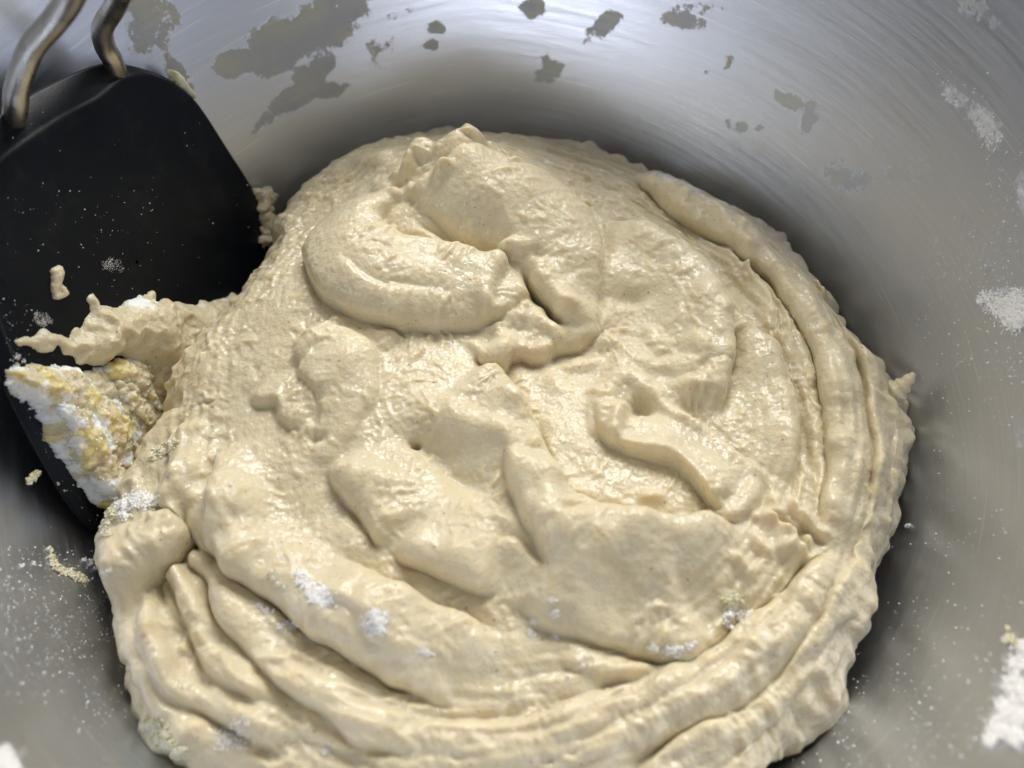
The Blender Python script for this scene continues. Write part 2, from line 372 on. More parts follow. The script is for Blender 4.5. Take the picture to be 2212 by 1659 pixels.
def tube(pts, r, h, flatn=1.0, t0=0.15, t1=0.15, add=True):
    I, dd, sgn, tt, nx, ny, L = nearest(pts, r * 2)
    rr_ = r * np.sqrt(np.clip(smooth(tt / t0), 0.02, 1) * np.clip(smooth((1 - tt) / t1), 0.02, 1))
    q = np.clip(dd / rr_ * (1 + .14 * samp(TS[1], QX[I] / 3, QY[I] / 3)), 0, 1.6)
    Hh[I] += h * np.where(q < 1, np.sqrt(np.clip(1 - q * q, 0, 1)), 0) - 0.12 * h * np.exp(-((q - 1.05) / 0.18) ** 2) * (rr_ / r)
def fat(pts, rs, h, over=0.35, p=2.1, t0=0.0, t1=0.0, keep=0.25):
    I, dd, sgn, tt, nx, ny, L = nearest(pts, max(rs) * 1.6)
    r_ = np.interp(tt, np.linspace(0, 1, len(rs)), rs)
    q = np.clip(dd / r_, 0, 2); top = np.clip(1 - q ** p, 0, 1) ** (1 / p)
    hh_ = h * r_ / max(rs)
    Hh[I] = Hh[I] * (1 - (1 - keep) * smooth(top * 1.5)) + hh_ * top - 0.10 * h * np.exp(-((q - 1.06) / 0.10) ** 2)
    sh = over * hh_ * np.exp(-((q - .88) / .2) ** 2) * (q < 1.0)
    gx_ = nx * sgn; gy_ = ny * sgn; DX[I] += gx_ * sh; DY[I] += gy_ * sh
def blob(x, y, rx, ry, ang, h, hard=False):
    P = on_dough([(x, y)])[0]; c, s = math.cos(ang), math.sin(ang)
    I = np.where((np.abs(QX - P[0]) < 2.6 * max(rx, ry)) & (np.abs(QY - P[1]) < 2.6 * max(rx, ry)))[0]
    dx, dy = QX[I] - P[0], QY[I] - P[1]; u = (dx * c + dy * s) / rx; v = (-dx * s + dy * c) / ry; q = np.hypot(u, v)
    if hard: q = q * (1 + .16 * samp(TS[0], QX[I] / 3, QY[I] / 3) + .05 * samp(TP[2], QX[I] / 6, QY[I] / 6))
    if hard: Hh[I] += h * np.sqrt(np.clip(1 - q * q, 0, 1)) - 0.15 * h * np.exp(-((q - 1.1) / 0.2) ** 2)
    else: Hh[I] += h * np.exp(-q * q * 1.2)
#DETAIL_BEGIN
# --- the big curled fold at the back
fat([(840, 430), (785, 480), (762, 545), (800, 598), (880, 625), (960, 640), (1040, 642), (1105, 628)], [.3, .7, .92, .98, .92, .8, .65, .45], .85, over=.25, p=1.9)
fat([(940, 420), (1030, 430), (1120, 455), (1180, 510), (1215, 590), (1240, 670)], [.5, .95, 1.15, 1.15, .95, .5], .7, over=.2, p=1.9)
crease([(870, 478), (930, 512), (1000, 556), (1060, 558), (1125, 535)], .5, .8, -1, e=.4, over=.4, t0=.4, t1=.05)
crease([(740, 590), (800, 640), (880, 660), (980, 665)], .14, .5, -1, e=.3)
blob(1035, 520, .6, .5, R(-20), -.4)
blob(860, 500, 1.2, .8, R(-10), 0.2)
for x, y, r, h in ((985, 345, .75, .65), (905, 345, .4, .3), (830, 350, .5, .3), (868, 372, .3, .3), (905, 412, .3, .16), (945, 400, .2, .2), (870, 418, .3, .14), (790, 360, .5, .2), (1015, 325, .35, .25), (830, 400, .35, .15)):
    blob(x, y, r, r * .8, random.random() * 3, h, r < .45)
crease([(905, 330), (880, 355), (858, 385)], .25, .5, 1, e=.15)
tube([(975, 395), (945, 400), (940, 430)], .12, .22)
# torn, ragged front of the fold
blob(1150, 690, 0.9, 0.45, R(-15), 0.25)
crease([(1140, 600), (1165, 640), (1188, 672), (1202, 712)], .40, .8, 1, e=.22, groove=1.3, over=.5, t0=.3, t1=.1)
blob(1190, 695, .09, .2, R(15), -.7)
crease([(1125, 560), (1100, 610), (1068, 650), (1052, 700)], .22, .7, -1, e=.25, groove=.6)
crease([(1030, 765), (1082, 798), (1100, 772), (1130, 768), (1160, 780), (1200, 755), (1250, 748), (1300, 712), (1330, 690)], .38, 1.3, 1, e=.3, over=.8, t0=.05)
for x, y, r, h in ((1130, 665, .3, .14), (1110, 700, .28, .16), (1080, 690, .22, .12), (1150, 715, .32, .16), (1190, 735, .25, .14), (1050, 720, .25, .14), (1095, 745, .2, .14), (1130, 755, .18, .16), (1230, 700, .25, .12), (1260, 720, .28, .12), (1170, 600, .25, .12), (1140, 570, .28, .14), (1310, 690, .35, .1)):
    blob(x, y, r, r * .7, random.random() * 3, h, random.random() < .5)
blob(1168, 582, .14, .1, R(40), -.25)
tube([(1040, 670), (1055, 690), (1075, 680)], .11, .16)
tube([(1080, 750), (1085, 790)], .13, .2); tube([(1160, 745), (1175, 780)], .16, .2); tube([(1005, 745), (1050, 765)], .15, .15)
# --- right half
crease([(1285, 475), (1330, 480), (1420, 510), (1500, 560), (1550, 640), (1572, 740), (1568, 830), (1548, 905)], .55, 1.5, -1, e=.45, over=.5, t1=.08)
crease([(1372, 380), (1440, 432), (1540, 500), (1640, 568), (1690, 605), (1725, 690), (1762, 790), (1792, 900), (1802, 1000), (1792, 1090), (1770, 1160)], .62, 1.3, 1, e=.38, over=.6, t0=.05, t1=.1)
crease([(1300, 400), (1400, 450), (1480, 490), (1560, 560)], .16, .9, -1)
crease([(1580, 500), (1600, 560), (1660, 620), (1680, 690), (1670, 740)], .26, .6, -1, e=.16)
crease([(1600, 520), (1625, 580), (1690, 660), (1700, 700)], .22, .5, 1, e=.14)
crease([(1560, 600), (1590, 680), (1670, 750), (1718, 850), (1730, 950), (1722, 1040), (1700, 1080)], .44, 1.1, -1, e=.32, over=.5)
crease([(1655, 700), (1680, 740), (1690, 800), (1710, 850)], .28, .4, 1, e=.16)
blob(1672, 745, .22, .3, 0, .25, True)
crease([(1765, 1130), (1772, 1040), (1765, 960), (1745, 890)], .2, .5, -1, e=.16)
crease([(1800, 700), (1850, 800), (1878, 920), (1885, 1050), (1862, 1180), (1800, 1290)], .44, .8, 1, e=.3)
crease([(1740, 580), (1800, 680), (1870, 790)], .26, .6, 1, e=.25)
crease([(1880, 820), (1925, 920), (1940, 1040), (1915, 1160)], .36, .6, 1, e=.25)
crease([(1560, 450), (1640, 510), (1700, 570)], .2, .5, 1, e=.2)
blob(1340, 600, 1.0, .6, R(-20), .2); blob(1450, 600, .8, 1.2, R(30), .22); blob(1370, 655, .3, .14, 0, -.18)
for x, y in ((1360, 760), (1420, 740), (1300, 740), (1390, 790), (1460, 790), (1500, 760), (1330, 800), (1250, 790), (1530, 830), (1480, 850), (1210, 820)):
    blob(x, y, .3 + random.random() * .25, .2 + random.random() * .15, random.random() * 3, .16, random.random() < .5)
# hooked ribbon
tube([(1300, 940), (1292, 890), (1310, 845), (1350, 825), (1395, 850), (1430, 890), (1500, 940)], .24, .17, t0=.06, t1=.5)
blob(1540, 1020, .9, .3, R(-38), .14)
crease([(1285, 870), (1300, 930), (1335, 960), (1385, 976), (1440, 984), (1482, 1025), (1522, 1075), (1552, 1100)], .34, .9, 1, e=.2, over=.8, t0=.1, t1=.1)
tube([(1330, 950), (1380, 965), (1440, 975), (1490, 1025), (1555, 1098)], .11, .16)
blob(1374, 882, .2, .24, R(-30), -.42); blob(1395, 893, .12, .1, 0, -.25)
tube([(1330, 955), (1335, 905), (1355, 880)], .12, .26, t0=.2, t1=.5)
tube([(1560, 1100), (1600, 1075), (1632, 1042)], .07, .10)
crease([(1640, 1030), (1650, 1080), (1600, 1120), (1520, 1135)], .2, .5, -1, e=.18)
tube([(1380, 1063), (1425, 1055)], .13, .15)
crease([(1450, 880), (1560, 950), (1650, 1010), (1720, 1060)], .2, .6, -1, e=.25)
# ragged right end
for x, y, r in ((1680, 1110, .24), (1720, 1130, .22), (1655, 1130, .2), (1700, 1160, .2), (1740, 1170, .18), (1690, 1190, .2), (1640, 1180, .25), (1600, 1230, .25), (1750, 1210, .2), (1680, 1085, .2), (1720, 1100, .15)):
    blob(x, y, r, r * .6, random.random() * 3, .22, True)
crease([(1650, 1110), (1690, 1140), (1720, 1180), (1750, 1200)], .3, .5, -1, e=.12, groove=.8)
crease([(1700, 1100), (1760, 1150), (1795, 1170)], .25, .4, 1, e=.12, groove=1)
# --- valley through the middle
crease([(1045, 770), (1085, 805), (1125, 850), (1155, 905), (1172, 960), (1205, 1020), (1240, 1072), (1320, 1118), (1420, 1128), (1530, 1137), (1600, 1118)], .62, 1.8, -1, e=.4, over=.5, t0=.08)
crease([(1175, 930), (1200, 1000), (1235, 1060), (1290, 1090)], .16, .4, 1, e=.12)
crease([(1185, 1146), (1300, 1140), (1400, 1150), (1500, 1140), (1600, 1128)], .28, 1.6, -1, e=.3)
crease([(1085, 980), (1100, 1040), (1130, 1120), (1165, 1175), (1182, 1235)], .44, 1.0, 1, e=.25, over=.6)
tube([(1105, 1000), (1150, 1055), (1195, 1120), (1215, 1160)], .34, .26)
crease([(1180, 1235), (1140, 1200), (1100, 1180), (1060, 1190)], .2, .6, 1)
blob(1010, 930, .7, .35, R(-35), .28); blob(930, 970, .75, .28, R(-35), -.30); blob(990, 1030, .5, .25, R(-25), -.22)
blob(1090, 960, .4, .25, R(-40), .2); blob(1130, 880, .45, .4, 0, .15)
blob(895, 949, .075, .05, 0, -1.0)
blob(930, 730, .06, .04, 0, -.3)
blob(820, 1050, .6, .35, R(-20), .2); blob(950, 880, .8, .35, R(-30), .16)
blob(1340, 1200, 1.8, .8, R(-10), .3); blob(1000, 1120, .9, .6, R(-30), .25); blob(1200, 1260, .6, .5, 0, .18)
# raised lump left of the middle
fat([(690, 740), (730, 790), (745, 850), (733, 910), (712, 975)], [.45, .72, .55, .36, .24], .34, over=.4, keep=.6)
fat([(655, 770), (690, 735), (715, 722)], [.18, .24, .1], .2, keep=.7); tube([(710, 722), (770, 728)], .06, .12); tube([(880, 780), (905, 740)], .06, .12); blob(680, 850, .35, .25, R(40), .14); blob(760, 800, .3, .2, R(70), .08)
blob(695, 945, .1, .08, 0, -.35)
crease([(525, 850), (560, 868), (600, 870), (610, 905), (665, 930)], .2, .8, 1, e=.18, over=.6)
crease([(530, 850), (545, 835), (570, 800)], .12, .5, 1)
crease([(870, 720), (820, 690)], .2, .5, -1); crease([(815, 760), (840, 745), (858, 700)], .14, .5, 1)
# --- left and lower left
crease([(712, 1000), (745, 1065), (790, 1130), (835, 1185)], 0.39, 1.4, 1, e=.4)
crease([(835, 1185), (890, 1215), (960, 1255), (1030, 1285), (1085, 1290)], 0.55, 1.2, 1, e=.4, over=.6)
crease([(400, 900), (372, 960), (378, 1020), (400, 1085)], 0.26, 1.0, 1)
crease([(470, 960), (478, 1040), (470, 1120), (480, 1200), (540, 1260)], 0.34, 1.2, 1, e=.3)
blob(510, 1120, .45, .5, 0, .18); blob(760, 1150, .6, .3, R(-30), .15)
crease([(330, 1010), (368, 1095), (425, 1160), (470, 1195), (587, 1291), (720, 1380), (852, 1459), (985, 1529), (1060, 1550)], 0.68, 1.7, 1, e=.5, over=.6, t0=.12, t1=.3)
crease([(391, 1193), (446, 1256), (462, 1318), (524, 1388), (571, 1435), (641, 1502), (700, 1535), (759, 1584), (837, 1623), (900, 1650)], 0.47, 1.0, 1, e=.4, over=.5, t0=.05)
crease([(352, 1230), (384, 1310), (415, 1381), (438, 1431), (485, 1465), (547, 1496), (600, 1540)], 0.39, .7, 1, e=.3, t0=.04)
crease([(300, 1290), (330, 1400), (380, 1480), (427, 1506), (509, 1558), (567, 1601), (634, 1645)], 0.42, .8, 1, e=.3)
crease([(412, 1090), (408, 1150), (370, 1200), (335, 1235), (308, 1290), (300, 1340)], 0.72, 1.3, -1, e=.45, over=.5, t0=.1, t1=.4)
blob(330, 1150, .75, .6, R(50), .3); blob(280, 1230, .4, .7, 0, .15)
crease([(240, 1130), (246, 1240), (258, 1330), (296, 1430), (350, 1515), (402, 1585), (425, 1659), (450, 1720)], 0.65, .8, 1, e=.3, over=.6, t0=.05)
crease([(330, 1250), (345, 1330), (375, 1400), (400, 1470)], 0.26, .5, -1, e=.2)
crease([(730, 1190), (850, 1260), (960, 1330), (1100, 1380)], 0.39, 1.0, -1, e=.4)
crease([(700, 1300), (760, 1330), (830, 1390), (900, 1430)], 0.18, .6, 1)
# --- lower right: the long stretched band
crease([(1090, 1290), (1160, 1332), (1250, 1368), (1340, 1388), (1420, 1420), (1485, 1432), (1540, 1400), (1570, 1370)], .48, 1.8, 1, e=.6, over=.5)
crease([(1290, 1400), (1400, 1432), (1485, 1436), (1560, 1390), (1650, 1322), (1725, 1255), (1800, 1185)], .50, 1.7, -1, e=.45, over=.6, t0=.3, t1=.1)
crease([(850, 1560), (1000, 1565), (1120, 1545), (1250, 1505), (1400, 1470), (1500, 1440)], .24, .9, -1, e=.35)
crease([(1180, 1400), (1250, 1450), (1350, 1465), (1450, 1450)], .16, .6, 1)
crease([(1000, 1625), (1150, 1590), (1330, 1520), (1480, 1450)], .20, .8, -1, e=.3)
crease([(1180, 1640), (1340, 1570), (1500, 1490), (1600, 1410), (1700, 1330), (1760, 1260)], .26, .9, -1, e=.3)
crease([(1300, 1700), (1450, 1620), (1580, 1540), (1640, 1490), (1720, 1420), (1780, 1330), (1830, 1230)], .36, .9, -1, e=.32, over=.6)
crease([(1560, 1659), (1660, 1580), (1740, 1500), (1800, 1400), (1850, 1300)], .30, .7, -1, e=.28, over=.6)
crease([(1650, 1659), (1740, 1590), (1790, 1500)], .24, .5, -1, e=.25)
for _ in range(34):
    blob(random.uniform(420, 1850), random.uniform(560, 1600), random.uniform(.035, .08), random.uniform(.03, .05), random.random() * 3, -random.uniform(.08, .2))
crease([(500, 1640), (650, 1600), (850, 1640)], .15, .6, 1)
#DETAIL_END
def blur(A, sg):
    G = np.zeros(gn * gn); G[np.where(inside)[0]] = A; G = G.reshape(gn, gn); k = np.exp(-np.arange(-3 * sg, 3 * sg + 1) ** 2 / (2 * sg * sg)); k /= k.sum()
    for ax in (0, 1):
        O = np.zeros_like(G)
        for j, w_ in zip(range(-3 * sg, 3 * sg + 1), k): O += w_ * np.roll(G, j, ax)
        G = O
    return G.ravel()[inside]
DX = blur(DX, 4); DY = blur(DY, 4); Hh = blur(Hh, 3)
# general lumpiness, finer toward the glossy middle, stretched round the rim
r = np.hypot(X, Y); t_az = np.arctan2(Y, X) * 8
Hh += 0.04 * samp(TS[1], X / 14, Y / 14)
str_ = samp(TS[3], t_az / 60, r / 6.0); band = smooth((r - 4.6) / 1.6)
Hh += 0.06 * str_ * band
gl = .7 + .5 * np.clip(samp(TS[0], X / 6, Y / 6), -1, 1.6)
pb = samp(TP[2], X / 6.5 + .04 * str_, Y / 6.5); pc = samp(TP[3], X / 2.6, Y / 2.6 + .3); ps = samp(TP[1], t_az / 12, r / 4.5)
Hh += (pb * 0.011 * (1 + .5 * band) + .004 * pb * pb + pc * 0.0048) * gl + ps * .011 * band + .015 * band * samp(TP[2], t_az / 34, r / 3.2)
edge = smooth((a - flat) / 0.4)
Zz = zbase(X, Y) + dzedge + Hh * (1 - .75 * edge)
nrm = np.stack([np.cos(th), np.sin(th)], 1) * (edge * (0.03 * samp(TP[0], t_az / 9, a / 7) + .06 * samp(TS[0], t_az / 14, a / 14) + .04 * samp(TS[1], t_az / 6, a / 9) + .035 * samp(TF[2], t_az / 16, a / 12) + .012 * pb))[:, None]
X = X + DX + nrm[:, 0] * 1.0; Y = Y + DY + nrm[:, 1] * 1.0
D = np.stack([X, Y, Zz], 1)
g2 = idx.reshape(gn, gn); q = np.stack([g2[:-1, :-1], g2[:-1, 1:], g2[1:, 1:], g2[1:, :-1]], -1).reshape(-1, 4); q = q[(q >= 0).all(1)]
dough = mesh('batter', D, q, M_dough, loc=(0, 0, -1))
tag(dough, 'thick pale beige batter folded and swirled in glossy ridges, filling the steel bowl', 'batter')
# a screen of nearest dough points, to set small things down on it
dpx, dpy, dpz = project(D); cell = 4
ix = (dpx // cell).astype(int); iy = (dpy // cell).astype(int); ok = (ix >= 0) & (ix < W // cell) & (iy >= 0) & (iy < H // cell)
near = {}
order = np.argsort(-dpz[ok]); ids = np.where(ok)[0][order]
GRID = -np.ones((int(H // cell) + 1, int(W // cell) + 1), int); GRID[iy[ids], ix[ids]] = ids
def dough_at(x, y):
    j = GRID[int(np.clip(y // cell, 0, GRID.shape[0] - 1)), int(np.clip(x // cell, 0, GRID.shape[1] - 1))]
    if j < 0: return None
    d_ = ray([(x, y)])[0]; return CAM + d_ * ((D[j][2] - CAM[2]) / d_[2])

#OBJECTS
# ------------------------------------------------------------------ helpers for things lying on surfaces
def inside_poly(x, y, P):
    c = np.zeros(len(x), bool); n = len(P)
    for i in range(n):
        x1, y1 = P[i]; x2, y2 = P[(i + 1) % n]
        if y1 == y2: continue
        m = ((y1 > y) != (y2 > y)) & (x < (x2 - x1) * (y - y1) / (y2 - y1) + x1); c ^= m
    return c
def dist_poly(x, y, P, closed=True):
    d = np.full(len(x), 1e9); n = len(P)
    for i in range(n if closed else n - 1):
        a = P[i]; b = P[(i + 1) % n]; u = b - a; l = max(u @ u, 1e-9)
        s = np.clip(((x - a[0]) * u[0] + (y - a[1]) * u[1]) / l, 0, 1)
        d = np.minimum(d, np.hypot(x - a[0] - s * u[0], y - a[1] - s * u[1]))
    return d
def relief(name, P, mapf, mat, step, h, edge, hfun=None, rag=0.05, parent=None, loc=None, flour=None, under=0.06, seed=0, ragscale=3.0, lumps=1.0, jit=0.010, hf=0.6):
    """P: outline in surface coordinates (cm). A mound over it, with ragged border, steep rounded edge and a closed flat underside."""
    P = np.asarray(P); lo = P.min(0) - 3 * rag - step; hi = P.max(0) + 3 * rag + step
    nx_, ny_ = int((hi[0] - lo[0]) / step) + 2, int((hi[1] - lo[1]) / step) + 2
    u, v = np.meshgrid(lo[0] + np.arange(nx_) * step, lo[1] + np.arange(ny_) * step); u = u.ravel(); v = v.ravel()
    o = seed * 0.37
    qu = u + rag * samp(TP[0], u / ragscale + o, v / ragscale) + rag * hf * samp(TP[1], u / ragscale * 3 + o, v / ragscale * 3)
    qv = v + rag * samp(TP[2], u / ragscale + o, v / ragscale) + rag * hf * samp(TP[3], u / ragscale * 3 + o, v / ragscale * 3)
    ins = inside_poly(qu, qv, P); dd = dist_poly(qu, qv, P)
    e = np.clip(dd / edge, 0, 1); hh = np.sqrt(np.clip(1 - (1 - e) ** 2, 0, 1)) * h
    if hfun: hh = hfun(u, v, dd, hh)
    hh = hh + lumps * (0.016 * samp(TP[1], u / 4 + o, v / 4) + 0.02 * samp(TF[2], u / 6 + o, v / 6)) * smooth(dd / 0.15)
    hh = np.maximum(hh, 0.012)
    hh = np.where(ins, hh, 0)
    g = np.arange(nx_ * ny_).reshape(ny_, nx_); q = np.stack([g[:-1, :-1], g[:-1, 1:], g[1:, 1:], g[1:, :-1]], -1).reshape(-1, 4)
    q = q[ins[q].sum(1) >= 2]
    # closing rim: drop outside corners onto the surface
    used = np.unique(q); m = -np.ones(len(u), int); m[used] = np.arange(len(used))
    uu, vv, hj = u[used], v[used], hh[used]; k_ = jit * smooth(hj / .12) * np.clip(hj / .2, 0, 2)
    uu = uu + k_ * (samp(TS[0], uu / 1.7 + hj / 2, vv / 1.7) + .5 * samp(TP[1], uu / 3 + hj, vv / 3)); vv = vv + k_ * (samp(TS[2], uu / 1.7, vv / 1.7 + hj / 2) + .5 * samp(TP[0], uu / 3 + hj, vv / 3))
    top = mapf(uu, vv, hj - np.where(ins[used], 0, under)); bot = mapf(u[used], v[used], np.full(len(used), -under))
    q = m[q]; n = len(used)
    ed = np.concatenate([q[:, [0, 1]], q[:, [1, 2]], q[:, [2, 3]], q[:, [3, 0]]])
    key = ed[:, 0] * (n + 1) + ed[:, 1]; rev = ed[:, 1] * (n + 1) + ed[:, 0]; bd = ed[~np.isin(key, rev)]
    side = np.stack([bd[:, 1], bd[:, 0], bd[:, 0] + n, bd[:, 1] + n], 1)
    F = np.concatenate([q, q[:, ::-1] + n, side]); Vv = np.concatenate([top, bot])
    if loc is None: loc = tuple(bot.mean(0))
    ob = mesh(name, Vv, F, mat, parent=parent, loc=loc)
    if flour is not None:
        f = flour(u[used], v[used], dd[used]); attr(ob, 'flour', np.concatenate([f, f * 0]))
    return ob, top

# ------------------------------------------------------------------ the spatula
def on_ray(px, t): return CAM + t * ray([px])[0]
A_ = on_ray((590, 600), 24.55); B_ = on_ray((215, 1140), 21.15); C_ = on_ray((250, 140), 21.9)
PN = np.cross(B_ - A_, C_ - A_); PN /= np.linalg.norm(PN)
if PN @ (CAM - A_) < 0: PN = -PN
PU = (B_ - A_) / np.linalg.norm(B_ - A_); PV = np.cross(PN, PU)
def to_plane(px, h=0.0):
    d = ray(px); o = A_ + PN * h; t = ((o - CAM) @ PN) / (d @ PN); P = CAM + t[:, None] * d; return np.stack([(P - A_) @ PU, (P - A_) @ PV], 1), t
def plane_map(u, v, h): return A_ + np.outer(u, PU) + np.outer(v, PV) + np.outer(h, PN)
blade_px = catmull([(262, 136), (320, 147), (375, 168), (418, 200), (450, 240), (502, 322), (545, 390), (572, 450), (590, 540), (600, 640), (570, 760), (490, 900), (400, 1030), (300, 1120), (228, 1150), (190, 1122), (150, 1068), (92, 965), (42, 865), (2, 770), (-50, 640), (-110, 500), (-100, 380), (-50, 300), (20, 245), (100, 195), (170, 160), (220, 141)], 5, True)
bp, bt = to_plane(blade_px)
_, _, wt = bowl_hit(blade_px)
print('blade clearance to wall', np.round((wt - bt)[::5], 2))
TH_B = 0.30
blade = bpy.data.objects.new('spatula', None); blade.empty_display_size = 0.01; col.objects.link(blade)
org = plane_map(bp.mean(0)[:1], bp.mean(0)[1:], np.array([-.2]))[0]
blade.location = Vector(org) * CM
tag(blade, 'black nylon spatula with two bent steel wires leaning at the left of the bowl', 'spatula')
def inset(P, amt):
    n = len(P); T = np.roll(P, -1, 0) - np.roll(P, 1, 0); T /= np.linalg.norm(T, axis=1)[:, None]
    Nn = np.stack([-T[:, 1], T[:, 0]], 1); c = P.mean(0); s = np.sign(((c - P) * Nn).sum(1).mean()); return P + Nn * s * amt[:, None]
one = np.ones(len(bp))
# the chamfer is wide along the upper-left shoulder and the left edge, narrow elsewhere
px_ = blade_px; wide = 0.10 + 0.42 * smooth((330 - px_[:, 0]) / 160) * smooth((640 - px_[:, 1]) / 250) + 0.10 * smooth((200 - px_[:, 0]) / 80) * smooth((px_[:, 1] - 600) / 100)
loops = [(bp, -TH_B), (inset(bp, -0.02 * one), -TH_B + .05), (inset(bp, -0.02 * one), -.20), (inset(bp, .02 * one), -.15), (inset(bp, wide * .9), -.06), (inset(bp, wide), -.035), (inset(bp, wide + .02), -.022), (inset(bp, wide + .05), -.010), (inset(bp, wide + .09), 0.0)]
Vv = np.concatenate([plane_map(p_[:, 0], p_[:, 1], np.full(len(p_), h_)) for p_, h_ in loops]); n = len(bp); i = np.arange(n); F = []
for k in range(len(loops) - 1): F.append(np.stack([k * n + i, (k + 1) * n + i, (k + 1) * n + (i + 1) % n, k * n + (i + 1) % n], 1))
c0 = loops[-1][0].mean(0); rings = [Vv]
base_i = (len(loops) - 1) * n
for f_ in (.75, .45, .15, .01):
    pp = c0 + (loops[-1][0] - c0) * f_; Vv = np.concatenate([Vv, plane_map(pp[:, 0], pp[:, 1], np.zeros(n))]); nb = len(Vv) - n
    F.append(np.stack([base_i + i, nb + i, nb + (i + 1) % n, base_i + (i + 1) % n], 1)); base_i = nb
pp = c0 + (bp - c0) * 0.01; Vv = np.concatenate([Vv, plane_map(pp[:, 0], pp[:, 1], np.full(n, -TH_B))]); nb = len(Vv) - n
F.append(np.stack([nb + i, 0 + i, (i + 1) % n, nb + (i + 1) % n], 1))
bl = mesh('blade', Vv, np.concatenate(F), M_nylon, parent=blade, base=org)
def tubemesh(P, r, ns=20, cap=True):
    P = np.asarray(P); n = len(P); r = np.broadcast_to(r, (n,)); T = np.gradient(P, axis=0); T /= np.linalg.norm(T, axis=1)[:, None]
    up = np.cross(T[0], [0.3, 0.2, 1.0]); up /= np.linalg.norm(up); V = []
    for k in range(n):
        up = up - (up @ T[k]) * T[k]; up /= np.linalg.norm(up); w = np.cross(T[k], up); a = np.linspace(0, 2 * np.pi, ns, endpoint=False)
        V.append(P[k] + r[k] * (np.outer(np.cos(a), up) + np.outer(np.sin(a), w)))
    V = np.concatenate(V + [P[:1], P[-1:]]); i = np.arange(ns); F = []
    for k in range(n - 1): F.append(np.stack([k * ns + i, k * ns + (i + 1) % ns, (k + 1) * ns + (i + 1) % ns, (k + 1) * ns + i], 1))
    F.append(np.stack([(i + 1) % ns, i, np.full(ns, n * ns), np.full(ns, n * ns)], 1)); F.append(np.stack([(n - 1) * ns + i, (n - 1) * ns + (i + 1) % ns, np.full(ns, n * ns + 1), np.full(ns, n * ns + 1)], 1))
    return V, np.concatenate(F)
def wire(pts, r):
    P = np.array([on_ray(p[:2], p[2]) for p in pts]); V, F = tubemesh(catmull(P, 10), r, 24)
    tri = F[F[:, 2] == F[:, 3]][:, :3]; qd = F[F[:, 2] != F[:, 3]]
    # caps as degenerate-free quads is not needed: keep the tube quads and add the caps as triangles in the same mesh
    me_o = mesh('handle_wire', V, np.concatenate([qd]), M_wire, parent=blade, base=org); return me_o
t1 = to_plane([(30, 245)])[1][0]; t2 = to_plane([(238, 150)])[1][0]
wire([(30, 300, t1 + .9), (33, 235, t1 - .05), (40, 180, t1 - .5), (68, 105, t1 - 1.1), (118, 45, t1 - 1.7), (150, 0, t1 - 2.2), (175, -60, t1 - 2.9), (205, -150, t1 - 4.0), (250, -300, t1 - 6.0)], 0.215)
wire([(262, 190, t2 + .75), (245, 135, t2 + .12), (226, 98, t2 - .2), (222, 60, t2 - .6), (246, 18, t2 - 1.1), (270, -30, t2 - 1.8), (285, -90, t2 - 2.5), (300, -160, t2 - 3.4), (310, -300, t2 - 5.2)], 0.205)
hg = [on_ray((280, -280), t1 - 5.6), on_ray((330, -600), t1 - 8.0), on_ray((400, -1100), t1 - 10.0), on_ray((430, -1400), t1 - 10.6)]
V, F = tubemesh(catmull(np.array(hg), 10), 0.9 + .25 * np.sin(np.linspace(0.05, 3.0, 31)), 24); F[:, 3] = F[:, 3]
mesh('grip', V, F[F[:, 2] != F[:, 3]], M_nylon, parent=blade, base=org)

# batter stuck on the spatula
def pl(pts, n=6, closed=True): return to_plane(catmull(pts, n, closed), 0.15)[0]
o1 = pl([(40, 742), (75, 722), (110, 712), (160, 720), (192, 700), (205, 672), (203, 642), (212, 630), (222, 655), (255, 660), (290, 648), (330, 636), (380, 650), (420, 655), (470, 648), (520, 632), (560, 628), (600, 640), (620, 700), (560, 800), (460, 900), (390, 900), (350, 870), (330, 820), (290, 780), (260, 770), (230, 795), (190, 790), (150, 765), (100, 755)])
cr1 = to_plane(catmull([(60, 742), (130, 750), (200, 775), (250, 790), (330, 760), (420, 790)], 6), .15)[0]
def h1(u, v, dd, hh):
    p = to_plane([(330, 700), (560, 690), (240, 720), (420, 780), (470, 700)], .15)[0]
    z = hh * (.35 + .65 * smooth(dd / .8))
    for (a, b), r_, k in zip(p, (1.0, 1.3, .6, .6, .8), (.28, .55, .18, -.12, .1)): z = z + k * np.exp(-((u - a) ** 2 + (v - b) ** 2) / r_ ** 2) * smooth(dd / .3)
    return z + .05 * samp(TS[2], u / 5, v / 5) * smooth(dd / .3)
def fl1(u, v, dd):
    f = np.zeros(len(u))
    for x, y, r_, k in ((300, 650, .35, .75), (270, 655, .2, .6), (340, 655, .2, .6), (490, 655, .35, .5), (360, 800, .5, .5), (440, 790, .4, .3), (110, 716, .35, .5), (415, 665, .25, .35)):
        a = to_plane([(x, y)], .15)[0][0]; f = np.maximum(f, k * np.exp(-((u - a[0]) ** 2 + (v - a[1]) ** 2) / r_ ** 2))
    return f
c1, c1v = relief('stuck_batter', o1, plane_map, M_clump, 0.025, 0.32, 0.45, h1, rag=0.03, flour=fl1, seed=1, ragscale=7, hf=.15, lumps=.6)
tag(c1, 'smooth beige smear of batter stuck across the black spatula blade beside the main batter', 'batter')
